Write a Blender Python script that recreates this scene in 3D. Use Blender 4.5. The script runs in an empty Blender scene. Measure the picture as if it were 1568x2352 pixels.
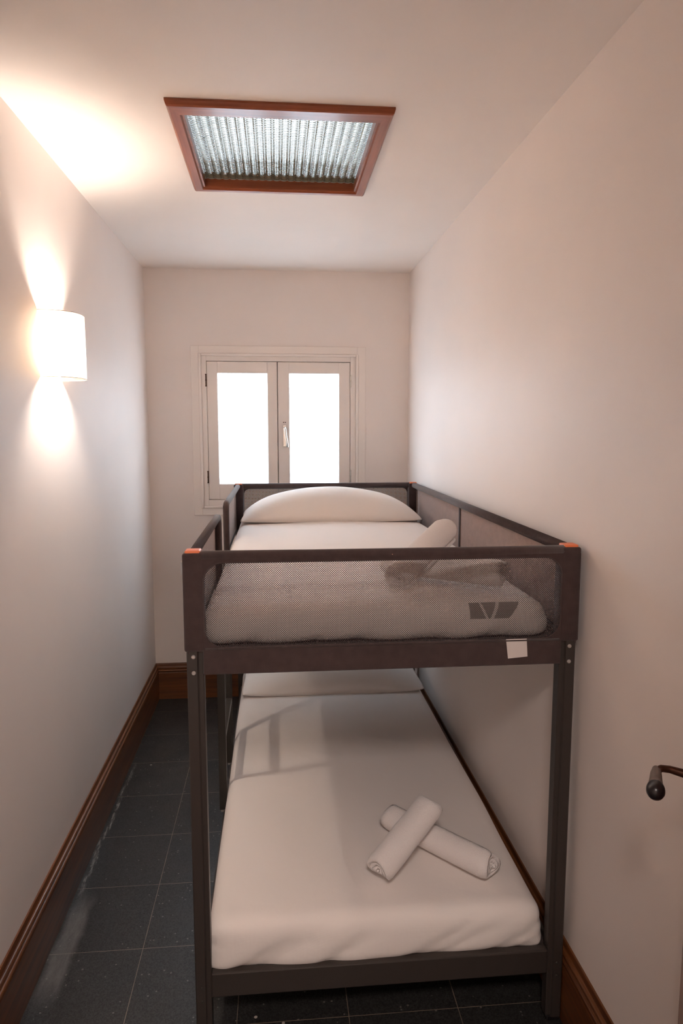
import bpy, bmesh, math, random
from mathutils import Vector, Matrix, noise
random.seed(7)
S = bpy.context.scene
C = S.collection
PI = math.pi

# ------------------------------------------------------------------ camera
F, YAW, PITCH = 1602.51, 0.09221, 0.11946
cy, sy, cp, sp = math.cos(YAW), math.sin(YAW), math.cos(PITCH), math.sin(PITCH)
fwd = Vector((sy*cp, cy*cp, -sp)); rt = Vector((cy, -sy, 0)); up = rt.cross(fwd)
cam_d = bpy.data.cameras.new('camera'); cam = bpy.data.objects.new('camera', cam_d); C.objects.link(cam)
cam_d.sensor_fit = 'VERTICAL'; cam_d.sensor_height = 36; cam_d.lens = F*36/2352
cam_d.clip_start = 0.02
M = Matrix((rt, up, -fwd)).transposed().to_4x4(); M.translation = (0.2217, -1.6523, 1.5943)
cam.matrix_world = M
S.camera = cam

# ------------------------------------------------------------------ colour, world, lights
S.view_settings.view_transform = 'Standard'; S.view_settings.look = 'None'
S.view_settings.exposure = 1.62; S.view_settings.gamma = 1.0
S.view_settings.use_curve_mapping = False
try:
    S.cycles.max_bounces = 14; S.cycles.diffuse_bounces = 8; S.cycles.transmission_bounces = 10
    S.cycles.transparent_max_bounces = 16; S.cycles.use_denoising = True
    S.cycles.caustics_reflective = False; S.cycles.caustics_refractive = False
    S.cycles.sample_clamp_indirect = 6.0
except Exception:
    pass
w = bpy.data.worlds.new('daylight'); S.world = w; w.use_nodes = True
w.node_tree.nodes['Background'].inputs[0].default_value = (0.86, 0.94, 1.0, 1)
w.node_tree.nodes['Background'].inputs[1].default_value = 0.52

def area(name, loc, rot, sx, sy_, power, col):
    d = bpy.data.lights.new(name, 'AREA'); d.shape = 'RECTANGLE'; d.size = sx; d.size_y = sy_
    d.energy = power; d.color = col
    o = bpy.data.objects.new(name, d); C.objects.link(o); o.location = loc; o.rotation_euler = rot
    return o
# daylight of the courtyard falling through the window
area('courtyard_daylight', (0.24, 3.05, 2.15), (math.radians(-62), 0, 0), 1.3, 1.2, 48.0, (0.80, 0.91, 1.0))
# unseen lamp added in the hallway as warm fill from the camera side
HALL = area('hallway_fill_light', (0.25, -2.05, 2.40), (0, 0, 0), 0.36, 0.36, 13.0, (1.0, 0.86, 0.79))
LAMP_POWER = 8.6
LAMP_COL = (1.0, 0.86, 0.74)

# ------------------------------------------------------------------ room numbers
XL, XR, YB, ZC = -0.504, 0.990, 2.422, 2.476
YF = -1.18         # near wall (doorway the camera looks through)
BB = 0.215

# ------------------------------------------------------------------ material helpers
def mat(name, base=(0.8, 0.8, 0.8), rough=0.6, metal=0.0, coat=0.0, spec=0.5):
    m = bpy.data.materials.new(name); m.use_nodes = True
    b = m.node_tree.nodes['Principled BSDF']
    b.inputs['Base Color'].default_value = (*base, 1); b.inputs['Roughness'].default_value = rough
    b.inputs['Metallic'].default_value = metal
    b.inputs['Coat Weight'].default_value = coat
    b.inputs['Specular IOR Level'].default_value = spec
    return m
def N(m, t, **k):
    n = m.node_tree.nodes.new(t)
    for a, v in k.items(): setattr(n, a, v)
    return n
def L(m, a, b): m.node_tree.links.new(a, b)
def coords(m, kind='Object', scale=(1, 1, 1), loc=(0, 0, 0)):
    tc = N(m, 'ShaderNodeTexCoord'); mp = N(m, 'ShaderNodeMapping')
    mp.inputs['Scale'].default_value = scale; mp.inputs['Location'].default_value = loc
    L(m, tc.outputs[kind], mp.inputs[0]); return mp.outputs[0]
def noise_tex(m, vec, scale, detail=4, rough=0.55):
    n = N(m, 'ShaderNodeTexNoise'); n.inputs['Scale'].default_value = scale
    n.inputs['Detail'].default_value = detail; n.inputs['Roughness'].default_value = rough
    L(m, vec, n.inputs['Vector']); return n.outputs['Fac']
def ramp(m, fac, stops):
    r = N(m, 'ShaderNodeValToRGB'); e = r.color_ramp.elements
    while len(e) > 1: e.remove(e[-1])
    e[0].position = stops[0][0]; e[0].color = (*stops[0][1], 1)
    for p, c in stops[1:]:
        x = e.new(p); x.color = (*c, 1)
    L(m, fac, r.inputs[0]); return r.outputs[0]
def bump(m, h, strength=0.2, dist=0.002, prev=None):
    b = N(m, 'ShaderNodeBump'); b.inputs['Strength'].default_value = strength; b.inputs['Distance'].default_value = dist
    L(m, h, b.inputs['Height'])
    if prev: L(m, prev, b.inputs['Normal'])
    return b.outputs['Normal']
def P(m): return m.node_tree.nodes['Principled BSDF']
def math_n(m, op, a, b=None, c=None, clamp=False):
    n = N(m, 'ShaderNodeMath', operation=op); n.use_clamp = clamp
    for i, v in enumerate((a, b, c)):
        if v is None: continue
        if isinstance(v, (int, float)): n.inputs[i].default_value = v
        else: L(m, v, n.inputs[i])
    return n.outputs[0]
def mixc(m, fac, a, b):
    n = N(m, 'ShaderNodeMix', data_type='RGBA')
    for s, v in ((0, fac), (6, a), (7, b)):
        if isinstance(v, (int, float)): n.inputs[s].default_value = v
        elif isinstance(v, tuple): n.inputs[s].default_value = (*v, 1)
        else: L(m, v, n.inputs[s])
    return n.outputs[2]

# plaster
def plaster(name, c):
    m = mat(name, c, 0.55, spec=0.25)
    v = coords(m)
    a = noise_tex(m, v, 2.2, 3); b = noise_tex(m, v, 26, 4); g = noise_tex(m, v, 240, 2)
    L(m, ramp(m, a, [(0.3, tuple(x*0.965 for x in c)), (0.7, c)]), P(m).inputs['Base Color'])
    n1 = bump(m, b, 0.10, 0.004); L(m, bump(m, g, 0.12, 0.0006, n1), P(m).inputs['Normal'])
    return m
m_wall = plaster('wall_plaster', (0.86, 0.785, 0.74))
m_ceil = plaster('ceiling_plaster', (0.88, 0.815, 0.765))
m_trimw = mat('window_paint', (0.86, 0.785, 0.73), 0.38)
v = coords(m_trimw); L(m_trimw, bump(m_trimw, noise_tex(m_trimw, v, 60), 0.08, 0.001), P(m_trimw).inputs['Normal'])

# wood
def wood(name, dark, lite, axis='Y', rough=0.36, coat=0.18):
    m = mat(name, lite, rough, coat=coat)
    P(m).inputs['Coat Roughness'].default_value = 0.15
    sc = {'Y': (30, 1.5, 30), 'X': (1.5, 30, 30), 'Z': (30, 30, 1.5)}[axis]
    v = coords(m, 'Object', sc)
    f = noise_tex(m, v, 1.6, 6, 0.65)
    L(m, ramp(m, f, [(0.3, dark), (0.65, lite)]), P(m).inputs['Base Color'])
    L(m, bump(m, f, 0.15, 0.0008), P(m).inputs['Normal'])
    return m
MD, ML = (0.060, 0.018, 0.007), (0.190, 0.066, 0.018)
m_woodY = wood('mahogany_long', MD, ML, 'Y'); m_woodX = wood('mahogany_across', MD, ML, 'X')
m_skyX = wood('skylight_wood_across', (0.19, 0.045, 0.016), (0.34, 0.098, 0.038), 'X', 0.35, 0.2)
m_skyY = wood('skylight_wood_long', (0.19, 0.045, 0.016), (0.34, 0.098, 0.038), 'Y', 0.35, 0.2)
m_doorw = wood('door_wood', (0.14, 0.040, 0.018), (0.26, 0.080, 0.035), 'Z', 0.35, 0.3)

# floor: black terrazzo tiles 30.7 cm with thin pale joints, chips and dust along the left wall
m_floor = mat('black_terrazzo_tile', (0.02, 0.02, 0.02), 0.3, spec=0.32)
m = m_floor
tc = N(m, 'ShaderNodeTexCoord'); sep = N(m, 'ShaderNodeSeparateXYZ'); L(m, tc.outputs['Object'], sep.inputs[0])
X, Y = sep.outputs[0], sep.outputs[1]
def joint(co, off, pitch, w_):
    t = math_n(m, 'ADD', co, -off + pitch*100)
    t = math_n(m, 'DIVIDE', t, pitch); t = math_n(m, 'FRACT', t)
    t = math_n(m, 'SUBTRACT', t, 0.5); t = math_n(m, 'ABSOLUTE', t)
    t = math_n(m, 'SUBTRACT', 0.5, t); t = math_n(m, 'MULTIPLY', t, pitch)
    return math_n(m, 'LESS_THAN', t, w_)
wob = noise_tex(m, tc.outputs['Object'], 14, 3)
ww = math_n(m, 'MULTIPLY', wob, 0.0018)
jx = joint(X, 0.0975, 0.3035, ww); jy = joint(Y, 0.066, 0.307, ww)
jt = math_n(m, 'MAXIMUM', jx, jy)
vor = N(m, 'ShaderNodeTexVoronoi'); vor.inputs['Scale'].default_value = 95; L(m, tc.outputs['Object'], vor.inputs['Vector'])
chip_col = N(m, 'ShaderNodeSeparateColor'); L(m, vor.outputs['Color'], chip_col.inputs[0])
chip = math_n(m, 'MULTIPLY', math_n(m, 'GREATER_THAN', chip_col.outputs[0], 0.955), math_n(m, 'LESS_THAN', vor.outputs['Distance'], 0.28))
vor2 = N(m, 'ShaderNodeTexVoronoi'); vor2.inputs['Scale'].default_value = 330; L(m, tc.outputs['Object'], vor2.inputs['Vector'])
cc2 = N(m, 'ShaderNodeSeparateColor'); L(m, vor2.outputs['Color'], cc2.inputs[0])
grain = math_n(m, 'MULTIPLY', cc2.outputs[1], 0.026)
big = N(m, 'ShaderNodeTexVoronoi'); big.inputs['Scale'].default_value = 13; L(m, tc.outputs['Object'], big.inputs['Vector'])
bc = N(m, 'ShaderNodeSeparateColor'); L(m, big.outputs['Color'], bc.inputs[0])
bigchip = math_n(m, 'MULTIPLY', math_n(m, 'GREATER_THAN', bc.outputs[0], 0.80), math_n(m, 'LESS_THAN', big.outputs['Distance'], 0.062))
base = N(m, 'ShaderNodeCombineColor')
for i, k in enumerate((0.011, 0.010, 0.0095)): L(m, math_n(m, 'ADD', grain, k), base.inputs[i])
c1 = mixc(m, chip, base.outputs[0], (0.12, 0.11, 0.10)); c1 = mixc(m, bigchip, c1, (0.42, 0.37, 0.33))
c2 = mixc(m, jt, c1, (0.20, 0.155, 0.12))
# dust and scrapes lying along the left skirting
def band(lo, hi, co, soft):
    a = math_n(m, 'SMOOTH_MIN', math_n(m, 'DIVIDE', math_n(m, 'SUBTRACT', co, lo), soft), 1.0, 0.1)
    b = math_n(m, 'SMOOTH_MIN', math_n(m, 'DIVIDE', math_n(m, 'SUBTRACT', hi, co), soft), 1.0, 0.1)
    r = math_n(m, 'MULTIPLY', math_n(m, 'MAXIMUM', a, 0.0), math_n(m, 'MAXIMUM', b, 0.0)); return math_n(m, 'MINIMUM', r, 1.0)
xw = math_n(m, 'ADD', X, math_n(m, 'MULTIPLY', math_n(m, 'SUBTRACT', noise_tex(m, tc.outputs['Object'], 9, 5, 0.7), 0.5), 0.05))
scr_v = coords(m, 'Object', (90, 10, 1)); scr_n = noise_tex(m, scr_v, 1.6, 6, 0.7)
scrape = math_n(m, 'MULTIPLY', band(-0.478, -0.460, xw, 0.006), band(0.62, 1.62, Y, 0.08))
scrape = math_n(m, 'MULTIPLY', scrape, ramp(m, scr_n, [(0.45, (0, 0, 0)), (0.72, (1, 1, 1))]))
smear = math_n(m, 'MULTIPLY', band(-0.485, -0.405, xw, 0.02), band(0.16, 0.66, Y, 0.12))
smear = math_n(m, 'MULTIPLY', smear, ramp(m, noise_tex(m, coords(m, 'Object', (30, 8, 1)), 2, 6, 0.7), [(0.25, (0.35,)*3), (0.7, (1, 1, 1))]))
c3 = mixc(m, math_n(m, 'MULTIPLY', scrape, 0.62), c2, (0.50, 0.48, 0.45))
c3 = mixc(m, math_n(m, 'MULTIPLY', smear, 0.55), c3, (0.20, 0.19, 0.185))
L(m, c3, P(m).inputs['Base Color'])
L(m, ramp(m, noise_tex(m, tc.outputs['Object'], 6, 5), [(0.3, (0.30,)*3), (0.7, (0.48,)*3)]), P(m).inputs['Roughness'])
L(m, bump(m, math_n(m, 'SUBTRACT', 1.0, jt), 0.25, 0.001), P(m).inputs['Normal'])

# bed materials
m_metal = mat('dark_grey_powder_coat', (0.042, 0.033, 0.029), 0.42, spec=0.5)
v = coords(m_metal); L(m_metal, bump(m_metal, noise_tex(m_metal, v, 900, 2), 0.1, 0.0004), P(m_metal).inputs['Normal'])
m_metal2 = mat('ladder_powder_coat', (0.042, 0.037, 0.031), 0.36, spec=0.5)
m_orange = mat('orange_plastic', (0.80, 0.20, 0.07), 0.45)
m_bolt = mat('bolt_steel', (0.62, 0.58, 0.55), 0.35, metal=0.7)
m_label = mat('white_tag', (0.66, 0.60, 0.57), 0.8)
def weave(name, c, sc=900):
    m = mat(name, c, 0.92, spec=0.15)
    v = coords(m)
    w1 = N(m, 'ShaderNodeTexWave', bands_direction='X'); w1.inputs['Scale'].default_value = sc/6.28; L(m, v, w1.inputs[0])
    w2 = N(m, 'ShaderNodeTexWave', bands_direction='Z'); w2.inputs['Scale'].default_value = sc/6.28; L(m, v, w2.inputs[0])
    h = math_n(m, 'MULTIPLY', w1.outputs['Fac'], w2.outputs['Fac'])
    nz = noise_tex(m, v, 40, 4)
    L(m, ramp(m, nz, [(0.3, tuple(x*0.85 for x in c)), (0.7, tuple(min(1, x*1.12) for x in c))]), P(m).inputs['Base Color'])
    L(m, bump(m, h, 0.35, 0.0006), P(m).inputs['Normal'])
    P(m).inputs['Sheen Weight'].default_value = 0.25
    return m
m_fab = weave('brown_grey_bed_fabric', (0.064, 0.042, 0.040))
def netting(name, c, pitch, thr, axes, trans=None):
    """see-through netting: round holes on a staggered grid"""
    m = weave(name, c)
    tc = N(m, 'ShaderNodeTexCoord'); s = N(m, 'ShaderNodeSeparateXYZ'); L(m, tc.outputs['Object'], s.inputs[0])
    a, b = s.outputs[axes[0]], s.outputs[axes[1]]
    ca = math_n(m, 'COSINE', math_n(m, 'MULTIPLY', a, 2*PI/pitch)); cb = math_n(m, 'COSINE', math_n(m, 'MULTIPLY', b, 2*PI/pitch))
    f = math_n(m, 'MULTIPLY', ca, cb)
    hole = math_n(m, 'GREATER_THAN', f, thr)
    tr = N(m, 'ShaderNodeBsdfTransparent'); mx = N(m, 'ShaderNodeMixShader')
    out = m.node_tree.nodes['Material Output']
    L(m, hole, mx.inputs[0]); L(m, P(m).outputs[0], mx.inputs[1]); L(m, tr.outputs[0], mx.inputs[2]); L(m, mx.outputs[0], out.inputs[0])
    return m
m_net_front = netting('open_bed_netting', (0.056, 0.037, 0.035), 0.0053, -0.06, (0, 2))
m_net_back = netting('open_bed_netting_head', (0.095, 0.070, 0.064), 0.0053, 0.10, (0, 2))
m_net_side = netting('dense_bed_netting', (0.32, 0.215, 0.175), 0.0030, 0.50, (1, 2))

# linen
def linen(name, c):
    m = mat(name, c, 0.85, spec=0.2)
    v = coords(m)
    w1 = N(m, 'ShaderNodeTexWave', bands_direction='X'); w1.inputs['Scale'].default_value = 190; w1.inputs['Distortion'].default_value = 1.5; L(m, v, w1.inputs[0])
    w2 = N(m, 'ShaderNodeTexWave', bands_direction='Y'); w2.inputs['Scale'].default_value = 190; w2.inputs['Distortion'].default_value = 1.5; L(m, v, w2.inputs[0])
    h = math_n(m, 'ADD', w1.outputs['Fac'], w2.outputs['Fac'])
    n1 = bump(m, noise_tex(m, v, 7, 4), 0.25, 0.012)
    L(m, bump(m, h, 0.12, 0.0004, n1), P(m).inputs['Normal'])
    P(m).inputs['Sheen Weight'].default_value = 0.15
    return m
m_linen = linen('white_bed_linen', (0.80, 0.745, 0.71))
m_pillow = linen('white_pillow_linen', (0.82, 0.77, 0.735))
m_towel = mat('white_terry', (0.80, 0.745, 0.725), 0.95, spec=0.1)
v = coords(m_towel)
vo = N(m_towel, 'ShaderNodeTexVoronoi'); vo.inputs['Scale'].default_value = 420; L(m_towel, v, vo.inputs['Vector'])
n1 = bump(m_towel, noise_tex(m_towel, v, 55, 5, 0.7), 0.5, 0.003)
L(m_towel, bump(m_towel, vo.outputs['Distance'], 0.7, 0.0015, n1), P(m_towel).inputs['Normal'])
P(m_towel).inputs['Sheen Weight'].default_value = 0.3

# glass etc.
m_chrome = mat('satin_nickel', (0.78, 0.74, 0.68), 0.25, metal=1.0)
m_bronze = mat('aged_bronze', (0.085, 0.035, 0.020), 0.38, metal=0.6)
m_grip = mat('grey_brown_grip', (0.16, 0.12, 0.10), 0.55)
m_black = mat('black_knob', (0.012, 0.009, 0.010), 0.28)
m_white = mat('white_plastic', (0.82, 0.80, 0.78), 0.4)

def glass_frosted():
    m = bpy.data.materials.new('frosted_pane'); m.use_nodes = True
    nt = m.node_tree; out = nt.nodes['Material Output']
    nt.nodes.remove(nt.nodes['Principled BSDF'])
    tl = N(m, 'ShaderNodeBsdfTranslucent'); tl.inputs[0].default_value = (0.93, 0.96, 1, 1)
    tr = N(m, 'ShaderNodeBsdfTransparent'); tr.inputs[0].default_value = (0.96, 0.98, 1, 1)
    gl = N(m, 'ShaderNodeBsdfGlossy'); gl.inputs['Roughness'].default_value = 0.35
    mx = N(m, 'ShaderNodeMixShader'); mx.inputs[0].default_value = 0.55
    m2 = N(m, 'ShaderNodeMixShader'); m2.inputs[0].default_value = 0.05
    L(m, tl.outputs[0], mx.inputs[1]); L(m, tr.outputs[0], mx.inputs[2])
    L(m, mx.outputs[0], m2.inputs[1]); L(m, gl.outputs[0], m2.inputs[2]); L(m, m2.outputs[0], out.inputs[0])
    return m
m_frost = glass_frosted()
def reeded():
    m = bpy.data.materials.new('reeded_glass'); m.use_nodes = True
    nt = m.node_tree; out = nt.nodes['Material Output']; nt.nodes.remove(nt.nodes['Principled BSDF'])
    g = N(m, 'ShaderNodeBsdfGlass'); g.inputs['Roughness'].default_value = 0.03; g.inputs['IOR'].default_value = 1.5
    g.inputs['Color'].default_value = (0.97, 0.98, 0.96, 1)
    L(m, g.outputs[0], out.inputs[0]); return m
m_reed = reeded()
def shade_mat():
    m = bpy.data.materials.new('lamp_shade_fabric'); m.use_nodes = True
    nt = m.node_tree; out = nt.nodes['Material Output']; nt.nodes.remove(nt.nodes['Principled BSDF'])
    tl = N(m, 'ShaderNodeBsdfTranslucent'); tl.inputs[0].default_value = (0.95, 0.88, 0.80, 1)
    df = N(m, 'ShaderNodeBsdfDiffuse'); df.inputs[0].default_value = (0.90, 0.85, 0.80, 1)
    tr = N(m, 'ShaderNodeBsdfTransparent'); tr.inputs[0].default_value = (1, 0.93, 0.86, 1)
    a = N(m, 'ShaderNodeMixShader'); a.inputs[0].default_value = 0.88
    b = N(m, 'ShaderNodeMixShader'); b.inputs[0].default_value = 0.10
    L(m, df.outputs[0], a.inputs[1]); L(m, tl.outputs[0], a.inputs[2])
    L(m, a.outputs[0], b.inputs[1]); L(m, tr.outputs[0], b.inputs[2]); L(m, b.outputs[0], out.inputs[0])
    return m
m_shade = shade_mat()
m_shaft = mat('weathered_shaft_plaster', (0.44, 0.38, 0.28), 0.9)
m_hall = plaster('hall_plaster', (0.82, 0.76, 0.71))

# ------------------------------------------------------------------ mesh helpers
def link(name, me, m=None, parent=None, smooth=False):
    o = bpy.data.objects.new(name, me); C.objects.link(o)
    if m: me.materials.append(m)
    if smooth:
        for p in me.polygons: p.use_smooth = True
    if parent:
        o.parent = parent; o.matrix_parent_inverse = parent.matrix_world.inverted()
        o.matrix_parent_inverse = Matrix.Translation(-parent.location) @ Matrix.Identity(4) if not parent.rotation_euler.z and not parent.parent else parent.matrix_basis.inverted()
    return o
def obj(name, bm, m=None, parent=None, smooth=False):
    bmesh.ops.recalc_face_normals(bm, faces=bm.faces)
    me = bpy.data.meshes.new(name); bm.to_mesh(me); bm.free()
    return link(name, me, m, parent, smooth)
def tag(o, label=None, cat=None, group=None, kind=None):
    for k, v_ in (('label', label), ('category', cat), ('group', group), ('kind', kind)):
        if v_: o[k] = v_
    return o
def empty(name, loc=(0, 0, 0)):
    o = bpy.data.objects.new(name, None); C.objects.link(o); o.location = loc
    o.empty_display_size = 0.1
    return o
def box(bm, x0, x1, y0, y1, z0, z1, bev=0.0, seg=2):
    vs = [bm.verts.new((x, y, z)) for x in (x0, x1) for y in (y0, y1) for z in (z0, z1)]
    fs = [(0, 1, 3, 2), (4, 6, 7, 5), (0, 4, 5, 1), (2, 3, 7, 6), (0, 2, 6, 4), (1, 5, 7, 3)]
    F_ = [bm.faces.new([vs[i] for i in f]) for f in fs]
    if bev > 0:
        es = list({e for f in F_ for e in f.edges})
        bmesh.ops.bevel(bm, geom=es, offset=bev, segments=seg, affect='EDGES', profile=0.5)
    return vs
def prism(bm, pts, fn0, fn1):
    """polygon pts mapped by two functions, joined: a straight extrusion with caps"""
    a = [bm.verts.new(fn0(*p)) for p in pts]; b = [bm.verts.new(fn1(*p)) for p in pts]
    n = len(pts)
    for i in range(n): bm.faces.new((a[i], a[(i+1) % n], b[(i+1) % n], b[i]))
    bm.faces.new(a[::-1]); bm.faces.new(b)
def tube(bm, path, r, seg=12, rs=None):
    path = [Vector(p) for p in path]; rings = []
    ref = None
    for i, p in enumerate(path):
        t = (path[min(i+1, len(path)-1)] - path[max(i-1, 0)]).normalized()
        if ref is None:
            ref = t.orthogonal().normalized()
        ref = (ref - t*ref.dot(t)).normalized(); bi = t.cross(ref)
        rr = rs[i] if rs else r
        rings.append([bm.verts.new(p + (ref*math.cos(2*PI*k/seg) + bi*math.sin(2*PI*k/seg))*rr) for k in range(seg)])
    for a, b in zip(rings, rings[1:]):
        for k in range(seg): bm.faces.new((a[k], a[(k+1) % seg], b[(k+1) % seg], b[k]))
    bm.faces.new(rings[0][::-1]); bm.faces.new(rings[-1])
def structure(o): o['kind'] = 'structure'; return o
def rings_wall(bm, outer, inner, y0, y1, ax):
    """a wall slab with a rectangular hole. outer/inner=(a0,a1,b0,b1); ax maps (a,b,t)->xyz"""
    (a0, a1, b0, b1), (c0, c1, d0, d1) = outer, inner
    def bx(p0, p1, q0, q1):
        vs = [bm.verts.new(ax(a, b, t)) for a in (p0, p1) for t in (y0, y1) for b in (q0, q1)]
        for f in [(0, 1, 3, 2), (4, 6, 7, 5), (0, 4, 5, 1), (2, 3, 7, 6), (0, 2, 6, 4), (1, 5, 7, 3)]:
            bm.faces.new([vs[i] for i in f])
    bx(a0, c0, b0, b1); bx(c1, a1, b0, b1); bx(c0, c1, b0, d0); bx(c0, c1, d1, b1)

# ------------------------------------------------------------------ structure: room shell
YH = -2.7   # end of hallway
bm = bmesh.new(); box(bm, -1.6, 1.9, YH, YB+0.2, -0.1, 0.0); structure(obj('floor', bm, m_floor))
SK = (-0.032, 0.522, 0.440, 1.046)    # clear opening of the skylight
bm = bmesh.new(); rings_wall(bm, (-1.6, 1.9, YH, YB+0.2), SK, ZC, ZC+0.03, lambda a, b, t: (a, b, t)); structure(obj('ceiling', bm, m_ceil))
bm = bmesh.new(); box(bm, XL-0.12, XL, YF, YB+0.12, 0, ZC); structure(obj('wall_left', bm, m_wall))
bm = bmesh.new(); box(bm, XR, XR+0.12, YF, YB+0.12, 0, ZC); structure(obj('wall_right', bm, m_wall))
WO = (-0.185, 0.657, 1.172, 1.985)    # wall opening for the window
bm = bmesh.new(); rings_wall(bm, (XL, XR, 0, ZC), WO, YB, YB+0.12, lambda a, b, t: (a, t, b)); structure(obj('wall_back', bm, m_wall))
DO = (-0.20, 0.60, 0.0, 2.06)
bm = bmesh.new()
box(bm, -1.6, DO[0], YF-0.12, YF, 0, ZC); box(bm, DO[1], 1.9, YF-0.12, YF, 0, ZC); box(bm, DO[0], DO[1], YF-0.12, YF, DO[3], ZC)
structure(obj('wall_front', bm, m_wall))
bm = bmesh.new(); box(bm, -1.6, 1.9, YH-0.1, YH, 0, ZC); structure(obj('wall_hallway', bm, m_hall))
bm = bmesh.new(); box(bm, -1.7, -1.6, YH, YF, 0, ZC); structure(obj('wall_hallway_left', bm, m_hall))
bm = bmesh.new(); box(bm, 1.9, 2.0, YH, YF, 0, ZC); structure(obj('wall_hallway_right', bm, m_hall))
# door casing
bm = bmesh.new()
for x0, x1 in ((DO[0]-0.07, DO[0]), (DO[1], DO[1]+0.07)): box(bm, x0, x1, YF, YF+0.015, 0, DO[3]+0.07, 0.004)
box(bm, DO[0], DO[1], YF, YF+0.015, DO[3], DO[3]+0.07, 0.004)
structure(obj('trim_1', bm, m_doorw))

# baseboards: tall mahogany board with a beaded cap
def bb_profile(th):
    p = [(0, 0), (th, 0), (th, 0.158), (th-0.0015, 0.163), (th-0.0045, 0.165)]
    for k in range(7):
        a = -PI/2 + PI*k/6; p.append((th-0.0035+0.0055*math.cos(a)*1.0, 0.172+0.0062*math.sin(a)))
    p.append((th-0.006, 0.180))
    for k in range(7):
        a = -PI/2 + PI*k/6; p.append((th-0.0075+0.006*math.cos(a), 0.189+0.008*math.sin(a)))
    p += [(th-0.010, 0.199), (th-0.011, 0.208), (th-0.013, BB), (0, BB)]
    return p
T = 0.018
bm = bmesh.new(); prism(bm, bb_profile(T), lambda d, z: (XL+d, YF+0.015, z), lambda d, z: (XL+d, YB-d, z)); structure(obj('baseboard_left', bm, m_woodY))
bm = bmesh.new(); prism(bm, bb_profile(T), lambda d, z: (XR-d, YF+0.015, z), lambda d, z: (XR-d, YB-d, z)); structure(obj('baseboard_right', bm, m_woodY))
bm = bmesh.new(); prism(bm, bb_profile(T), lambda d, z: (XL+d, YB-d, z), lambda d, z: (XR-d, YB-d, z)); structure(obj('baseboard_back', bm, m_woodX))

# ------------------------------------------------------------------ window_1
win = structure(empty('window_1', (0.236, YB, 1.094)))
def frame_ring(bm, x0, x1, z0, z1, wl, wr, wt, wb, y0, y1, bev):
    box(bm, x0, x0+wl, y0, y1, z0, z1, bev); box(bm, x1-wr, x1, y0, y1, z0, z1, bev)
    box(bm, x0+wl-0.001, x1-wr+0.001, y0, y1-0.0006, z1-wt, z1, bev); box(bm, x0+wl-0.001, x1-wr+0.001, y0, y1-0.0006, z0, z0+wb, bev)
bm = bmesh.new()
frame_ring(bm, -0.257, 0.738, 1.094, 2.058, 0.048, 0.048, 0.048, 0.046, YB-0.010, YB, 0.003)
frame_ring(bm, -0.215, 0.697, 1.134, 2.016, 0.016, 0.016, 0.016, 0.016, YB-0.016, YB-0.008, 0.005)
obj('casing', bm, m_trimw, win)
bm = bmesh.new()
frame_ring(bm, -0.201, 0.682, 1.148, 2.003, 0.030, 0.032, 0.030, 0.034, YB-0.004, YB+0.06, 0.003)
obj('window_frame', bm, m_trimw, win)
bm = bmesh.new(); frame_ring(bm, -0.175, 0.655, 1.180, 1.978, 0.02, 0.02, 0.02, 0.02, YB+0.042, YB+0.058, 0); box(bm, 0.215, 0.245, YB+0.0405, YB+0.046, 1.19, 1.97)
obj('rebate', bm, m_trimw, win)
def sash(x0, x1, gx0, gx1, hinge_x):
    z0, z1, gz0, gz1 = 1.186, 1.970, 1.274, 1.905
    bm = bmesh.new()
    frame_ring(bm, x0, x1, z0, z1, gx0-x0, x1-gx1, z1-gz1, gz0-z0, YB+0.001, YB+0.040, 0.0025)
    s = obj('sash', bm, m_trimw, win)
    bm = bmesh.new(); box(bm, gx0-0.006, gx1+0.006, YB+0.018, YB+0.022, gz0-0.006, gz1+0.006)
    obj('pane', bm, m_frost, s)
    for zc in (1.865, 1.315):
        bm = bmesh.new()
        tube(bm, [(hinge_x, YB-0.003, zc-0.032), (hinge_x, YB-0.003, zc+0.032)], 0.0035, 10)
        for dz in (-0.032, 0.0, 0.032): tube(bm, [(hinge_x, YB-0.003, zc+dz-0.003), (hinge_x, YB-0.003, zc+dz+0.003)], 0.0048, 10)
        obj('hinge', bm, m_chrome if hinge_x > 0 else m_bronze, s)
    return s
sash(-0.1695, 0.2275, -0.109, 0.172, -0.1735)
s2 = sash(0.2320, 0.6475, 0.298, 0.583, 0.6515)
bm = bmesh.new(); box(bm, 0.259, 0.277, YB-0.004, YB+0.002, 1.488, 1.612, 0.002)
obj('handle_plate', bm, m_chrome, s2)
bm = bmesh.new()
tube(bm, [(0.268, YB-0.003, 1.598), (0.268, YB-0.022, 1.598), (0.271, YB-0.032, 1.590), (0.275, YB-0.033, 1.555), (0.282, YB-0.031, 1.515), (0.283, YB-0.029, 1.487)], 0.005, 12, [0.007, 0.006, 0.0062, 0.0055, 0.006, 0.0075])
obj('handle', bm, m_chrome, s2, True)
bm = bmesh.new()
for x in (0.263, 0.273): tube(bm, [(x, YB+0.002, 1.628), (x, YB-0.002, 1.628)], 0.0032, 10)
obj('screw', bm, m_bronze, s2)

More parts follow.
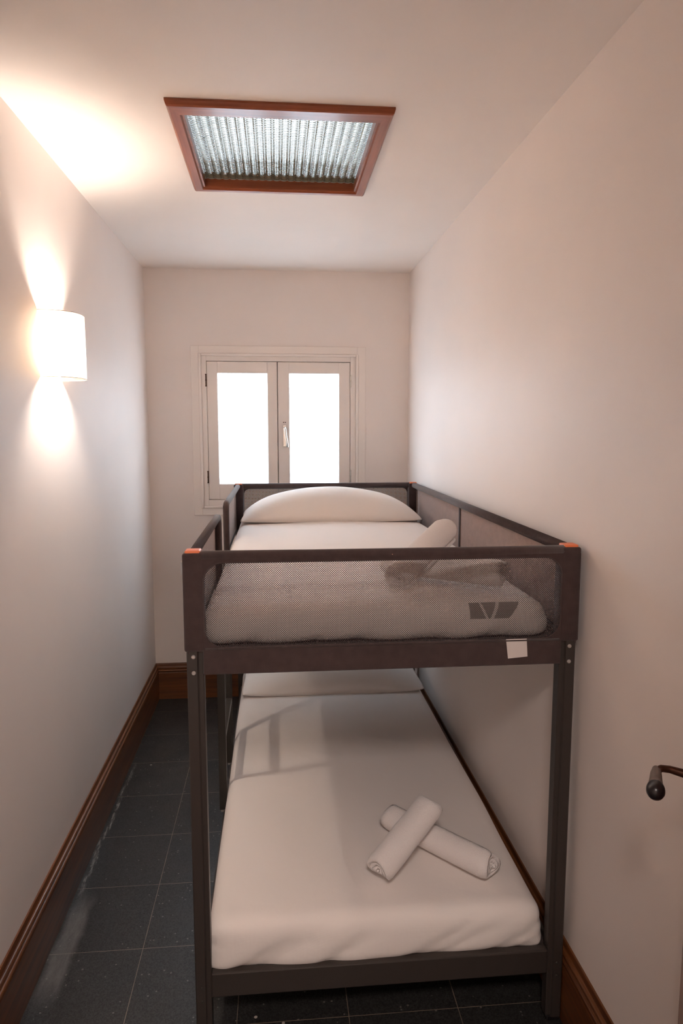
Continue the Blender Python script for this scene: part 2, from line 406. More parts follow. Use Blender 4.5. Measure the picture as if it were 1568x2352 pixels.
# ------------------------------------------------------------------ window_2 : skylight in the ceiling
sky = structure(empty('window_2', (0.245, 0.73, ZC)))
FX0, FX1, FY0, FY1 = -0.070, 0.560, 0.374, 1.078
IX0, IX1, IY0, IY1 = SK
def sky_prof(w):  # (distance outward from opening, height) going down below the ceiling
    return [(0.0, 0.0), (0.0, -0.012), (0.004, -0.018), (w-0.010, -0.018), (w-0.005, -0.015), (w-0.002, -0.010), (w, -0.006), (w, 0.0)]
def sk_side(name, p0, p1, m, par, axis, sgn):
    bm = bmesh.new()
    if axis == 'x':   # bar running along x, at y = p0[1], outward = sgn*y
        w_ = abs((FY0 if sgn < 0 else FY1) - p0[1])
        wx0, wx1 = IX0-FX0, FX1-IX1
        prism(bm, sky_prof(w_), lambda d, h: (p0[0]-d*wx0/w_, p0[1]+sgn*d, ZC+h), lambda d, h: (p1[0]+d*wx1/w_, p1[1]+sgn*d, ZC+h))
    else:
        w_ = abs((FX0 if sgn < 0 else FX1) - p0[0])
        wy0, wy1 = IY0-FY0, FY1-IY1
        prism(bm, sky_prof(w_), lambda d, h: (p0[0]+sgn*d, p0[1]-d*wy0/w_, ZC+h), lambda d, h: (p1[0]+sgn*d, p1[1]+d*wy1/w_, ZC+h))
    return obj(name, bm, m, par)
sk_side('frame_rail', (IX0, IY0), (IX1, IY0), m_skyX, sky, 'x', -1)
sk_side('frame_rail', (IX0, IY1), (IX1, IY1), m_skyX, sky, 'x', 1)
sk_side('frame_stile', (IX0, IY0), (IX0, IY1), m_skyY, sky, 'y', -1)
sk_side('frame_stile', (IX1, IY0), (IX1, IY1), m_skyY, sky, 'y', 1)
bm = bmesh.new()   # lining of the opening with a small step
ZG = ZC+0.020
for (x0, x1, y0, y1) in ((IX0, IX0+0.006, IY0, IY1), (IX1-0.006, IX1, IY0, IY1)): box(bm, x0, x1, y0, y1, ZC-0.011, ZG)
for (x0, x1, y0, y1) in ((IX0+0.006, IX1-0.006, IY0, IY0+0.006), (IX0+0.006, IX1-0.006, IY1-0.006, IY1)): box(bm, x0, x1, y0, y1, ZC-0.011, ZG)
obj('lining', bm, m_skyX, sky)
bm = bmesh.new()   # reeded glass: ribs run along y, finely notched across
nx, ny = 22*8, 90
gx0, gx1, gy0, gy1 = IX0-0.01, IX1+0.01, IY0-0.01, IY1+0.01
grid = []
for j in range(ny+1):
    row = []
    for i in range(nx+1):
        u_ = i/8.0; fr = u_ - math.floor(u_)
        z = ZG+0.002 - 0.0060*math.sqrt(max(0, 1-((fr-0.5)*2)**2*0.92))
        z += 0.00022*math.sin(j*PI)  # kept flat along the rib; the notching is in the bump
        row.append(bm.verts.new((gx0+(gx1-gx0)*i/nx, gy0+(gy1-gy0)*j/ny, z)))
    grid.append(row)
for j in range(ny):
    for i in range(nx): bm.faces.new((grid[j][i], grid[j][i+1], grid[j+1][i+1], grid[j+1][i]))
top = [bm.verts.new((x, y, ZG+0.007)) for x, y in ((gx0, gy0), (gx1, gy0), (gx1, gy1), (gx0, gy1))]
bm.faces.new(top)
bd = [grid[0][i] for i in range(nx+1)]
bm.faces.new([top[1], top[0]] + [grid[0][i] for i in range(nx+1)])
bm.faces.new([top[3], top[2]] + [grid[ny][i] for i in range(nx, -1, -1)])
bm.faces.new([top[0], top[3]] + [grid[j][0] for j in range(ny, -1, -1)])
bm.faces.new([top[2], top[1]] + [grid[j][nx] for j in range(ny+1)])
rg = obj('reeded_pane', bm, m_reed, sky)
for p in rg.data.polygons: p.use_smooth = len(p.vertices) == 4 and abs(p.normal.z) > 0.2 and p.area < 0.01
v = coords(m_reed, 'Object'); wv = N(m_reed, 'ShaderNodeTexWave', bands_direction='Y'); wv.inputs['Scale'].default_value = 26; wv.inputs['Distortion'].default_value = 2.5
L(m_reed, v, wv.inputs[0]); gnode = [n for n in m_reed.node_tree.nodes if n.type == 'BSDF_GLASS'][0]
L(m_reed, bump(m_reed, wv.outputs['Fac'], 0.12, 0.003), gnode.inputs['Normal'])
# curb above the roof: tall sides, low far edge open to the sky
bm = bmesh.new()
z0, zs, zf = ZG+0.012, ZC+0.75, ZC+0.150
box(bm, gx0-0.05, gx0, gy0-0.05, gy1+0.05, z0, zs); box(bm, gx1, gx1+0.05, gy0-0.05, gy1+0.05, z0, zs)
box(bm, gx0, gx1, gy1, gy1+0.05, z0, zf); box(bm, gx0, gx1, gy0-0.05, gy0, z0, zs)
structure(obj('trim_2', bm, m_shaft))

# ------------------------------------------------------------------ door_1, opened into the room on the right
ang = math.radians(62); U = Vector((math.cos(ang), math.sin(ang), 0)); NN = Vector((-U.y, U.x, 0))
E_ = Vector((0.92, -0.5885, 0)); H_ = E_ - U*0.745
door = structure(empty('door_1', tuple(H_)))
def dpt(a, b, z): return tuple(H_ + U*a + NN*b + Vector((0, 0, z)))
def dbox(bm, a0, a1, b0, b1, z0, z1, bev=0.002):
    k = len(bm.verts); vs = box(bm, a0, a1, b0, b1, z0, z1, bev)
    return
def to_door(bm):
    for v_ in bm.verts: v_.co = Vector(dpt(v_.co.x, v_.co.y, v_.co.z))
bm = bmesh.new()
for a0, a1 in ((0, 0.11), (0.635, 0.745)): dbox(bm, a0, a1, -0.04, 0, 0.008, 2.03)
for z0_, z1_ in ((0.008, 0.20), (0.86, 1.02), (1.90, 2.03)): dbox(bm, 0.11, 0.635, -0.04, 0, z0_, z1_)
dbox(bm, 0.105, 0.64, -0.030, -0.010, 0.15, 1.95)
to_door(bm); obj('door_leaf', bm, m_doorw, door)
ZH = 1.035
bm = bmesh.new()
tube(bm, [dpt(0.69, 0.0, ZH), dpt(0.69, 0.007, ZH)], 0.025, 24); tube(bm, [dpt(0.69, 0.005, ZH), dpt(0.69, 0.012, ZH)], 0.013, 20)
hr = obj('handle', bm, m_bronze, door)
bm = bmesh.new()
tube(bm, [dpt(0.69, 0.010, ZH-0.002), dpt(0.69, 0.022, ZH), dpt(0.689, 0.040, ZH+0.003), dpt(0.685, 0.053, ZH+0.004), dpt(0.675, 0.060, ZH+0.003)], 0.006, 14, [0.0075, 0.0068, 0.006, 0.0058, 0.006])
obj('handle_neck', bm, m_bronze, hr, True)
bm = bmesh.new()
tube(bm, [dpt(0.682, 0.060, ZH+0.003), dpt(0.668, 0.061, ZH+0.001), dpt(0.652, 0.0615, ZH-0.002), dpt(0.636, 0.062, ZH-0.004)], 0.008, 18, [0.0065, 0.0088, 0.0098, 0.0112])
obj('handle_grip', bm, m_grip, hr, True)
bm = bmesh.new()
pr = [(0.0, 0.0105), (0.003, 0.0126), (0.010, 0.0140), (0.017, 0.0138), (0.023, 0.0115), (0.027, 0.0070), (0.0285, 0.001)]
tube(bm, [dpt(0.637-a, 0.062+a*0.02, ZH-0.004-a*0.12) for a, r in pr], 0.01, 20, [r for a, r in pr])
obj('handle_knob', bm, m_black, hr, True)

# ------------------------------------------------------------------ wall socket on the back wall
sock = empty('wall_socket', (-0.300, YB, 0.742)); tag(sock, 'small white socket plate on the back wall, peeking out left of the bed post', 'wall socket')
bm = bmesh.new(); box(bm, -0.343, -0.258, YB-0.014, YB, 0.742, 0.822, 0.003); obj('plate', bm, m_white, sock)
bm = bmesh.new(); tube(bm, [(-0.298, YB-0.010, 0.782), (-0.298, YB-0.013, 0.782)], 0.020, 24); obj('outlet', bm, m_white, sock)

# ------------------------------------------------------------------ wall lamp
LY, LA, LBX, LZ0, LZ1 = 0.727, 0.108, 0.106, 1.754, 1.956
lamp = empty('wall_lamp', (XL, LY, LZ0)); tag(lamp, 'lit white half-round fabric wall lamp on the left wall', 'wall lamp')
def lamp_pt(a, k=1.0):
    c_, s_ = math.cos(a), math.sin(a); e_ = 2/2.35
    return (XL + LBX*k*abs(s_)**e_, LY - LA*k*math.copysign(abs(c_)**e_, c_))
bm = bmesh.new(); n = 48
ra = [bm.verts.new((*lamp_pt(PI*i/n), LZ0)) for i in range(n+1)]; rb = [bm.verts.new((*lamp_pt(PI*i/n), LZ1)) for i in range(n+1)]
for i in range(n): bm.faces.new((ra[i], ra[i+1], rb[i+1], rb[i]))
so = obj('lamp_shade', bm, m_shade, lamp, True)
md = so.modifiers.new('thickness', 'SOLIDIFY'); md.thickness = 0.0012
m_rim = mat('shade_trim', (0.55, 0.48, 0.42), 0.7)
for z in (LZ0, LZ1):
    bm = bmesh.new(); tube(bm, [(*lamp_pt(PI*i/n, 1.004), z) for i in range(n+1)], 0.0011, 6); obj('shade_trim', bm, m_rim, lamp)
bm = bmesh.new(); box(bm, XL, XL+0.012, LY-0.035, LY+0.035, 1.79, 1.92, 0.003)
tube(bm, [(XL+0.010, LY, 1.848), (XL+0.038, LY, 1.848)], 0.012, 16)
obj('lamp_holder', bm, m_white, lamp)
m_bulb = bpy.data.materials.new('lit_bulb'); m_bulb.use_nodes = True
nt = m_bulb.node_tree; nt.nodes.remove(nt.nodes['Principled BSDF'])
em = N(m_bulb, 'ShaderNodeEmission'); em.inputs[0].default_value = (1, 0.8, 0.6, 1); em.inputs[1].default_value = 6
tb = N(m_bulb, 'ShaderNodeBsdfTransparent'); ad = N(m_bulb, 'ShaderNodeAddShader')
L(m_bulb, em.outputs[0], ad.inputs[0]); L(m_bulb, tb.outputs[0], ad.inputs[1]); L(m_bulb, ad.outputs[0], nt.nodes['Material Output'].inputs[0])
bm = bmesh.new(); pr = [(0.036, 0.011), (0.042, 0.013), (0.050, 0.018), (0.060, 0.021), (0.070, 0.019), (0.078, 0.012), (0.081, 0.002)]
tube(bm, [(XL+a, LY, 1.848) for a, r in pr], 0.02, 20, [r for a, r in pr])
bulb = obj('bulb', bm, m_bulb, lamp, True)
pl = bpy.data.lights.new('bulb_light', 'POINT'); pl.energy = LAMP_POWER; pl.color = LAMP_COL; pl.shadow_soft_size = 0.034
po = bpy.data.objects.new('bulb_light', pl); C.objects.link(po); po.location = (XL+0.060, LY, 1.848)

# fixture added around the hallway fill light, unseen behind the camera
hl = empty('hallway_fill_lamp', (0.25, -2.05, ZC)); tag(hl, 'square white ceiling lamp added as unseen fill light in the hallway', 'ceiling lamp')
bm = bmesh.new(); box(bm, 0.06, 0.44, -2.24, -1.86, 2.42, ZC, 0.004); obj('housing', bm, m_white, hl)

# ------------------------------------------------------------------ bunk bed
W, LN, HT = 0.970, 2.070, 1.305
bed = empty('bunk_bed', (0, 0, 0))
tag(bed, 'dark grey metal bunk bed with brown netting guards and orange corner caps', 'bunk bed')
ZM, ZM1 = 1.003, 1.066     # upper beam
ZL0, ZL1 = 0.137, 0.2054   # lower beam
PW = 0.040
def post(mx, my):
    # L-profile with a groove; mirrored per corner
    pts = [(0.003, 0), (0.025, 0), (0.027, 0.004), (0.029, 0.006), (0.038, 0.006), (PW, 0.008), (PW, PW-0.003), (PW-0.003, PW), (0.003, PW), (0, PW-0.003), (0, 0.003)]
    f = lambda x, y: (x if mx == 0 else W-x, y if my == 0 else LN-y)
    bm = bmesh.new(); prism(bm, pts, lambda x, y: (*f(x, y), 0.012), lambda x, y: (*f(x, y), 1.292))
    p = obj('post', bm, m_metal, bed)
    cx, cy_ = f(PW/2, PW/2)
    bm = bmesh.new(); box(bm, cx-0.0185, cx+0.0185, cy_-0.0185, cy_+0.0185, 0.0, 0.014, 0.003); obj('foot', bm, m_black, p)
    bm = bmesh.new(); box(bm, cx-0.0185, cx+0.0185, cy_-0.0185, cy_+0.0185, 1.294, 1.3065, 0.0035, 3)
    obj('corner_cap', bm, m_orange, p)
    for z in (1.047, 1.007, 0.172, 0.135) if True else ():
        x_, _ = f(0.0165, 0); y_ = 0 if my == 0 else LN; s = -1 if my == 0 else 1
        bm = bmesh.new()
        rr = 0.0052 if z > 0.5 else 0.0036
        tube(bm, [(x_, y_, z), (x_, y_+s*0.0012, z), (x_, y_+s*0.0028, z)], rr, 16, [rr, rr, rr*0.7])
        obj('bolt', bm, m_bolt if z > 0.5 else m_metal2, p)
    return p
for mx in (0, 1):
    for my in (0, 1): post(mx, my)
# beams of both decks
for z0_, z1_, nm in ((ZL0, ZL1, 'lower'), (ZM+0.004, ZM1-0.006, 'upper')):
    for y0_, y1_ in ((0.006, 0.030), (LN-0.030, LN-0.006)):
        bm = bmesh.new(); box(bm, PW-0.001, W-PW+0.001, y0_, y1_, z0_, z1_, 0.004)
        if nm == 'lower': box(bm, PW, W-PW, y0_+0.005 if y0_ < 1 else y0_, y1_+0.012 if y0_ < 1 else y1_-0.005, z1_-0.012, z1_-0.003, 0.002)
        obj('end_beam', bm, m_metal, bed)
    for x0_, x1_ in ((0.014, 0.027), (W-0.027, W-0.014)):
        bm = bmesh.new(); box(bm, x0_, x1_, PW-0.001, LN-PW+0.001, z0_ + (0.02 if nm == 'lower' else 0), z1_, 0.004); obj('side_beam', bm, m_metal, bed)
# slatted decks
for zt in (0.188, 1.052):
    bm = bmesh.new()
    for k in range(14):
        y = 0.09 + k*0.143; box(bm, 0.024, W-0.024, y-0.028, y+0.028, zt-0.010, zt, 0.002)
    obj('slats', bm, m_metal2, bed)
bm = bmesh.new(); box(bm, 0.02, W-0.02, 0.025, LN-0.025, 1.0525, 1.055); obj('deck_fabric', bm, m_fab, bed)
bm = bmesh.new(); box(bm, 0.024, W-0.024, 0.03, LN-0.03, 0.1885, 0.191); obj('deck_fabric', bm, m_fab, bed)
# top rails, sleeved in fabric
def rail(path, r=0.0145):
    bm = bmesh.new(); tube(bm, path, r, 16); return obj('top_rail', bm, m_fab, bed, True)
ZT = 1.2905
rail([(PW-0.004, 0.0105, ZT), (0.3, 0.0100, ZT-0.001), (0.65, 0.0100, ZT-0.001), (W-PW+0.004, 0.0105, ZT)])
rail([(PW-0.004, LN-0.016, ZT), (W-PW+0.004, LN-0.016, ZT)])
rail([(W-0.016, PW-0.004, ZT), (W-0.016, LN-PW+0.004, ZT)])
Y1, Y2 = 0.782, 1.168
def bend(y_from, y_to, s):
    p = [(0.016, y_from, ZT), (0.016, y_to - s*0.035, ZT)]
    for k in range(1, 6):
        a = PI/2*k/5; p.append((0.016, y_to - s*0.035*(1-math.sin(a)), ZT-0.035*(1-math.cos(a))))
    p.append((0.016, y_to, 1.02)); return p
rail(bend(PW-0.004, Y1, 1), 0.0125); rail(bend(LN-PW+0.004, Y2, -1), 0.0125)

def guard(axis, a0, a1, fixed, inset_l, inset_r, z_lo, z_hi, netmat, netz, seams=(), thick=0.0035, rc=0.045, edge_round=0.0, beam=True, sleeve_out=0.0):
    """fabric guard panel with a rounded window of netting. axis 'x' or 'y' is the running direction."""
    def mp(a, t, z): return (a, fixed+t, z) if axis == 'x' else (fixed+t, a, z)
    wa0, wa1, wz0, wz1 = a0+inset_l, a1-inset_r, z_lo, z_hi
    n = 8; inner = []
    for cx, cz, st in ((wa1-rc, wz1-rc, 0), (wa0+rc, wz1-rc, 90), (wa0+rc, wz0+rc, 180), (wa1-rc, wz0+rc, 270)):
        for k in range(n+1):
            a = math.radians(st+90*k/n); inner.append((cx+rc*math.cos(a), cz+rc*math.sin(a)))
    z0o, z1o = (ZM1-0.002 if axis == 'x' else ZM1-0.010), 1.286
    outer = []
    cxm, czm = (wa0+wa1)/2, (wz0+wz1)/2
    for (x, z) in inner:   # project outward to the rectangle
        pass
    corners = [(a1, z1o), (a0, z1o), (a0, z0o), (a1, z0o)]
    for q in range(4):
        for k in range(n+1):
            cx, cz = corners[q]; ip = inner[q*(n+1)+k]
            if k < n/2 and q in (0, 2) or k > n/2 and q in (1, 3): outer.append((cx, ip[1] if k not in (n//2,) else cz))
            elif k == n//2: outer.append((cx, cz))
            else: outer.append((ip[0], cz))
    bm = bmesh.new()
    mnum = len(inner)
    for t, flip in ((-thick/2, 0), (thick/2, 1)):
        vi = [bm.verts.new(mp(a, t, z)) for a, z in inner]; vo_ = [bm.verts.new(mp(a, t, z)) for a, z in outer]
        for i in range(mnum):
            j = (i+1) % mnum
            bm.faces.new((vi[i], vi[j], vo_[j], vo_[i]) if not flip else (vi[j], vi[i], vo_[i], vo_[j]))
        if t < 0: A = (vi, vo_)
        else:
            for i in range(mnum):
                j = (i+1) % mnum
                bm.faces.new((A[0][i], vi[i], vi[j], A[0][j])); bm.faces.new((A[1][i], A[1][j], vo_[j], vo_[i]))
    g = obj('guard_panel', bm, m_fab, bed)
    # piping around the window
    bm = bmesh.new()
    tube(bm, [mp(a, -thick/2 if (axis == 'x' and fixed < 1) else thick/2 if axis == 'x' else (thick/2 if fixed < 0.5 else -thick/2), z) for a, z in inner+[inner[0]]], 0.0016, 6)
    obj('piping', bm, m_fab, g, True)
    # netting, with a little sag towards the middle
    bm = bmesh.new(); nu, nv = 30, 8
    pad = 0.012
    rows = []
    for j in range(nv+1):
        z = wz0-pad + (wz1-wz0+2*pad)*j/nv; row = []
        for i in range(nu+1):
            a = wa0-pad + (wa1-wa0+2*pad)*i/nu
            row.append(bm.verts.new(mp(a, 0.0, z)))
        rows.append(row)
    for j in range(nv):
        for i in range(nu): bm.faces.new((rows[j][i], rows[j][i+1], rows[j+1][i+1], rows[j+1][i]))
    obj('netting', bm, netmat, g)
    for s_ in seams:
        bm = bmesh.new(); a = s_
        p0, p1 = mp(a-0.009, -0.004, ZM+0.01), mp(a+0.009, 0.004, 1.296)
        box(bm, min(p0[0], p1[0]), max(p0[0], p1[0]), min(p0[1], p1[1]), max(p0[1], p1[1]), p0[2], p1[2], 0.001)
        obj('seam_strip', bm, m_fab, g)
    return g
gf = guard('x', -0.003, W+0.003, -0.0015, 0.048, 0.048, 1.070, 1.277, m_net_front, 0, rc=0.046)
guard('x', -0.003, W+0.003, LN+0.0015, 0.048, 0.048, 1.070, 1.275, m_net_back, 0, rc=0.03)
guard('y', -0.003, LN+0.003, W-0.004, 0.045, 0.045, 1.070, 1.272, m_net_side, 0, seams=(1.125,), rc=0.03)
guard('y', -0.003, Y1+0.004, 0.006, 0.045, 0.022, 1.070, 1.270, m_net_side, 0, rc=0.03)
guard('y', Y2-0.004, LN+0.003, 0.006, 0.022, 0.045, 1.070, 1.270, m_net_side, 0, rc=0.03)
# fabric sleeves round the posts at the upper deck (slightly puffy) and the padded lower beam
def sleeve(x0, x1, y0, y1):
    bm = bmesh.new(); box(bm, x0, x1, y0, y1, 1.060, 1.3005, 0.006, 3); return obj('post_sleeve', bm, m_fab, bed, True)
for x0_, x1_ in ((-0.0045, 0.0445), (W-0.0445, W+0.0045)):
    for y0_, y1_ in ((-0.0045, 0.0445), (LN-0.0445, LN+0.0045)): sleeve(x0_, x1_, y0_, y1_)
bm = bmesh.new(); box(bm, PW+0.0, W-PW-0.0, -0.0055, 0.005, ZM, ZM1+0.001, 0.003, 2); obj('beam_sleeve', bm, m_fab, bed)
bm = bmesh.new(); tube(bm, [(0.046, -0.0050, ZM1+0.001), (0.5, -0.0050, ZM1+0.002), (W-0.046, -0.0050, ZM1+0.001)], 0.0026, 8); obj('beam_piping', bm, m_fab, bed, True)
bm = bmesh.new()
pts = [(0.786, 1.0712), (0.8390, 1.0717), (0.8425, 1.0255), (0.7925, 1.0215)]
prism(bm, pts, lambda x, z: (x, -0.0068, z), lambda x, z: (x, -0.0058, z)); tg = obj('care_tag', bm, m_label, bed)
tag(tg, 'small blank white fabric tag')

# ladder on the left side
def ladder_bar(yc, sg):
    bm = bmesh.new()
    prof = [(0.000, -0.009), (0.027, -0.009), (0.028, 0.002), (0.020, 0.009), (0.005, 0.009), (0.000, 0.004)]
    prism(bm, prof, lambda x, y: (x, yc+sg*y, 0.207), lambda x, y: (x, yc+sg*y, 1.060)); return bm
lad = obj('ladder', ladder_bar(Y1+0.012, 1), m_metal2, bed)
obj('ladder_post', ladder_bar(Y2-0.012, -1), m_metal2, lad)
for z in (0.478, 0.755):
    bm = bmesh.new(); box(bm, 0.002, 0.026, Y1+0.018, Y2-0.018, z-0.012, z+0.012, 0.004); obj('rung', bm, m_metal2, lad)
for y in (Y1+0.012, Y2-0.012):
    bm = bmesh.new(); box(bm, 0.004, 0.025, y-0.008, y+0.008, 0.196, 0.209, 0.002); obj('ladder_foot', bm, m_bolt, lad)

# ------------------------------------------------------------------ mattresses
def mattress(name, x0, x1, y0, y1, z0, z1, label, seed, wr=1.0, mtl=None):
    nx, ny, nz = 46, 96, 14
    root = None
    bm = bmesh.new()
    verts = {}
    cxm, cym, cz = (x0+x1)/2, (y0+y1)/2, (z0+z1)/2; hx, hy, hz = (x1-x0)/2, (y1-y0)/2, (z1-z0)/2
    rad = 0.045
    def pos(i, j, k):
        def ax(t, n_, h):   # finer sampling near the edges
            s = t/n_*2-1; return math.copysign((abs(s)**0.8), s)*h if n_ > 20 else s*h
        p = Vector((ax(i, nx, hx), ax(j, ny, hy), ax(k, nz, hz)))
        top = p.z > 0
        r = min(rad, hz*0.95) if top else min(rad*0.75, hz*0.9)
        q = Vector((max(-hx+r, min(hx-r, p.x)), max(-hy+r, min(hy-r, p.y)), max(-hz+r, min(hz-r, p.z))))
        d = p-q
        if d.length > 1e-9:
            m_ = max(abs(d.x), abs(d.y), abs(d.z)); dn = d.normalized()*m_; p = q+dn
        # slight crown on top
        u_, v_ = p.x/hx, p.y/hy
        if p.z > 0: p.z += 0.014*(1-u_**2)*(1-abs(v_)**6)*(p.z/hz)
        wx = Vector((p.x+cxm, p.y+cym, p.z+cz))
        # pulls and creases of the fitted sheet near the edges and corners
        ed = max(0, min(1, (max(abs(u_), 0)-0.85)/0.15)); ef = max(0, min(1, (abs(v_)-0.93)/0.07))
        side = max(ed, ef)
        nn = noise.noise(Vector((wx.x*7+seed, wx.y*3.2, wx.z*5)))
        dsp = nn*0.0035*wr
        if ef > 0:
            dg = noise.noise(Vector(((wx.x*9 - wx.z*16)+seed, wx.z*3, 1.3)))
            dsp += (abs(dg)**0.6)*0.015*ef*wr*(0.4+max(0, -p.z/hz+0.4))
            crn = max(0, (abs(u_)-0.78)/0.22)
            dsp += math.sin(wx.x*150+seed)*0.0022*crn*ef*wr
        nrm = Vector((p.x/hx if abs(p.x) > hx-rad else 0, p.y/hy if abs(p.y) > hy-rad else 0, p.z/hz if abs(p.z) > hz-rad else 0))
        if nrm.length > 0: wx += nrm.normalized()*dsp
        return wx
    def V(i, j, k):
        key = (i, j, k)
        if key not in verts: verts[key] = bm.verts.new(pos(i, j, k))
        return verts[key]
    for i in range(nx):
        for j in range(ny):
            bm.faces.new((V(i, j, nz), V(i+1, j, nz), V(i+1, j+1, nz), V(i, j+1, nz)))
            bm.faces.new((V(i, j, 0), V(i, j+1, 0), V(i+1, j+1, 0), V(i+1, j, 0)))
    for i in range(nx):
        for k in range(nz):
            bm.faces.new((V(i, 0, k), V(i+1, 0, k), V(i+1, 0, k+1), V(i, 0, k+1)))
            bm.faces.new((V(i, ny, k), V(i, ny, k+1), V(i+1, ny, k+1), V(i+1, ny, k)))
    for j in range(ny):
        for k in range(nz):
            bm.faces.new((V(0, j, k), V(0, j, k+1), V(0, j+1, k+1), V(0, j+1, k)))
            bm.faces.new((V(nx, j, k), V(nx, j+1, k), V(nx, j+1, k+1), V(nx, j, k+1)))
    o = obj(name, bm, mtl or m_linen, None, True)
    s = o.modifiers.new('soft', 'SUBSURF'); s.levels = 1; s.render_levels = 1
    tag(o, label, 'mattress', 'mattresses of the bunk bed')
    return o
# the upper mattress shows a grey printed patch through its sheet
m_up = linen('white_bed_linen_printed', (0.80, 0.745, 0.71))
m = m_up
tc = N(m, 'ShaderNodeTexCoord'); sp_ = N(m, 'ShaderNodeSeparateXYZ'); L(m, tc.outputs['Object'], sp_.inputs[0])
xx, yy, zz = sp_.outputs
def rng(co, a, b): return math_n(m, 'MULTIPLY', math_n(m, 'GREATER_THAN', co, a), math_n(m, 'LESS_THAN', co, b))
slant = math_n(m, 'ADD', 0.845, math_n(m, 'MULTIPLY', math_n(m, 'SUBTRACT', zz, 1.150), 0.95))
pm = math_n(m, 'MULTIPLY', rng(zz, 1.112, 1.1475), math_n(m, 'GREATER_THAN', xx, 0.708))
pm = math_n(m, 'MULTIPLY', pm, math_n(m, 'LESS_THAN', xx, slant)); pm = math_n(m, 'MULTIPLY', pm, math_n(m, 'LESS_THAN', yy, 0.30))
def stroke(x_top, x_bot, w_):
    t = math_n(m, 'ADD', x_bot, math_n(m, 'MULTIPLY', math_n(m, 'SUBTRACT', zz, 1.112), (x_top-x_bot)/0.0355))
    return math_n(m, 'LESS_THAN', math_n(m, 'ABSOLUTE', math_n(m, 'SUBTRACT', xx, t)), w_)
st = math_n(m, 'MAXIMUM', stroke(0.738, 0.752, 0.0035), stroke(0.785, 0.764, 0.0045))
pm = math_n(m, 'MULTIPLY', pm, math_n(m, 'SUBTRACT', 1.0, math_n(m, 'MULTIPLY', st, 0.75)))
L(m, mixc(m, math_n(m, 'MULTIPLY', pm, 0.85), (0.80, 0.745, 0.71), (0.16, 0.15, 0.14)), P(m).inputs['Base Color'])
mattress('mattress', 0.030, 0.928, 0.026, 2.020, 0.193, 0.318, 'mattress in a white fitted sheet on the lower bunk', 3.1, 1.0)
mattress('mattress', 0.036, 0.920, 0.044, 2.025, 1.058, 1.150, 'mattress in a white sheet on the upper bunk, printed grey patch at its corner', 8.7, 0.6, m_up)

# ------------------------------------------------------------------ pillows
def pillow(x0, x1, y0, y1, zb, h, label, seed):
    cxm, cym = (x0+x1)/2, (y0+y1)/2; hx, hy = (x1-x0)/2, (y1-y0)/2
    bm = bmesh.new(); nu, nv = 64, 36; top, bot = [], []
    def f(u, v_):
        # outline bows slightly; height swells in the middle
        d = (abs(u)**2.6)*1.0; e = abs(v_)**2.2
        return max(0, (1-d))**0.72 * max(0, (1-e))**0.62
    for j in range(nv+1):
        v_ = -1+2*j/nv; v_ = math.copysign(abs(v_)**0.75, v_); rt_, rb_ = [], []
        for i in range(nu+1):
            u = -1+2*i/nu; u = math.copysign(abs(u)**0.75, u)
            x = cxm + u*hx*(1-0.02*(1-abs(v_))-0.02*abs(v_)**6); y = cym + v_*hy*(1 - 0.13*abs(u)**7)
            hgt = f(u, v_)
            nn = noise.noise(Vector((x*5+seed, y*6, 0.3)))*0.008*hgt + noise.noise(Vector((x*3, y*14+seed, 2.3)))*0.004*hgt
            edge = hgt <= 1e-6
            zt = zb + 0.013 + h*hgt + nn
            zb_ = zb + 0.013 - 0.004*min(1, hgt*3)
            rt_.append((x, y, zt)); rb_.append((x, y, zb_))
        top.append(rt_); bot.append(rb_)
    T_ = [[bm.verts.new(p) for p in r] for r in top]
    B_ = [[T_[j][i] if (j in (0, nv) or i in (0, nu)) else bm.verts.new(bot[j][i]) for i in range(nu+1)] for j in range(nv+1)]
    for j in range(nv):
        for i in range(nu):
            bm.faces.new((T_[j][i], T_[j][i+1], T_[j+1][i+1], T_[j+1][i]))
            bm.faces.new((B_[j][i], B_[j+1][i], B_[j+1][i+1], B_[j][i+1]))
    o = obj('pillow', bm, m_pillow, None, True)
    return tag(o, label, 'pillow', 'pillows of the bunk bed')
pillow(0.045, 0.915, 1.545, 2.030, 1.150, 0.140, 'plump white pillow at the head of the upper bunk', 1.0)
pillow(0.036, 0.934, 1.545, 2.030, 0.318, 0.135, 'flat white pillow at the head of the lower bunk, seen below the upper beam', 5.0)

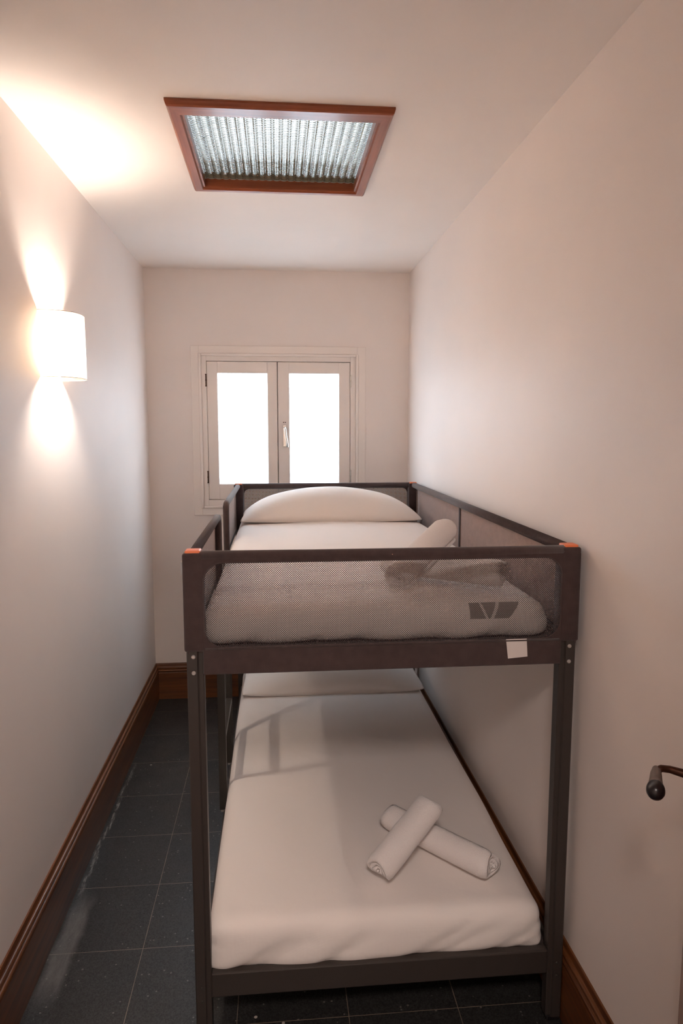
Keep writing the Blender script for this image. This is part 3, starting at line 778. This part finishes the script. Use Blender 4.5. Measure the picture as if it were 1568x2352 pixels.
# ------------------------------------------------------------------ rolled towels
def towel(p0, p1, r, label, group, seed, squash=0.88, turns=3.2):
    p0, p1 = Vector(p0), Vector(p1); ax = (p1-p0); ln = ax.length; ax.normalize()
    side = ax.cross(Vector((0, 0, 1))).normalized(); upv = side.cross(ax)
    # cross-section: a thick ribbon wound in a spiral
    n = 84; th = r/(turns+0.55)*0.93
    out_, in_ = [], []
    for i in range(n+1):
        t = i/n; a = 2*PI*turns*t + seed; rr = r - (r*0.86)*(1-t)
        out_.append((rr*math.cos(a), rr*math.sin(a))); ri = max(rr-th, 0.0008)
        in_.append((ri*math.cos(a), ri*math.sin(a)))
    sec = out_ + in_[::-1]
    m_ = 22; bm = bmesh.new(); rows = []
    for j in range(m_+1):
        s = j/m_; e = min(s, 1-s)*ln
        taper = 1 - 0.10*max(0, 1-e/0.012)**2
        row = []
        for q, (a, b) in enumerate(sec):
            rad_ = math.hypot(a, b)/r
            off = (1-rad_)*0.004*math.sin(q*0.21+seed) * (1 if j in (0, m_) else 0)
            off += (0.005*math.sin(math.atan2(b, a)*2+seed*3) if j in (0, m_) else 0)
            bb = b*squash if b > 0 else b*squash*0.92
            wob_ = 1+0.035*noise.noise(Vector((s*4+seed, math.atan2(b, a)*0.8, 0)))
            p = p0 + ax*(s*ln + (off if j else -off)) + side*a*taper*wob_ + upv*bb*taper*wob_
            row.append(bm.verts.new(p))
        rows.append(row)
    k = len(sec)
    for j in range(m_):
        for q in range(k):
            q2 = (q+1) % k; bm.faces.new((rows[j][q], rows[j][q2], rows[j+1][q2], rows[j+1][q]))
    for j in (0, m_):
        for q in range(n):
            f_ = (rows[j][q], rows[j][q+1], rows[j][k-2-q], rows[j][k-1-q])
            try: bm.faces.new(f_ if j == 0 else f_[::-1])
            except ValueError: pass
    o = obj('rolled_towel', bm, m_towel, None, True)
    return tag(o, label, 'towel', group)
g1, g2 = 'rolled towels on the lower bunk', 'rolled towels on the upper bunk'
towel((0.568, 0.412, 0.369), (0.812, 0.130, 0.369), 0.050, 'rolled white towel lying flat beneath the other on the lower bunk', g1, 0.4)
towel((0.492, 0.132, 0.375), (0.668, 0.262, 0.488), 0.050, 'rolled white towel resting across the other on the lower bunk', g1, 2.6)
towel((0.545, 0.360, 1.203), (0.822, 0.135, 1.203), 0.047, 'rolled white towel lying flat beneath the other on the upper bunk', g2, 0.9)
towel((0.530, 0.112, 1.206), (0.708, 0.305, 1.306), 0.048, 'rolled white towel resting across the other on the upper bunk, its end above the rail', g2, 4.1)
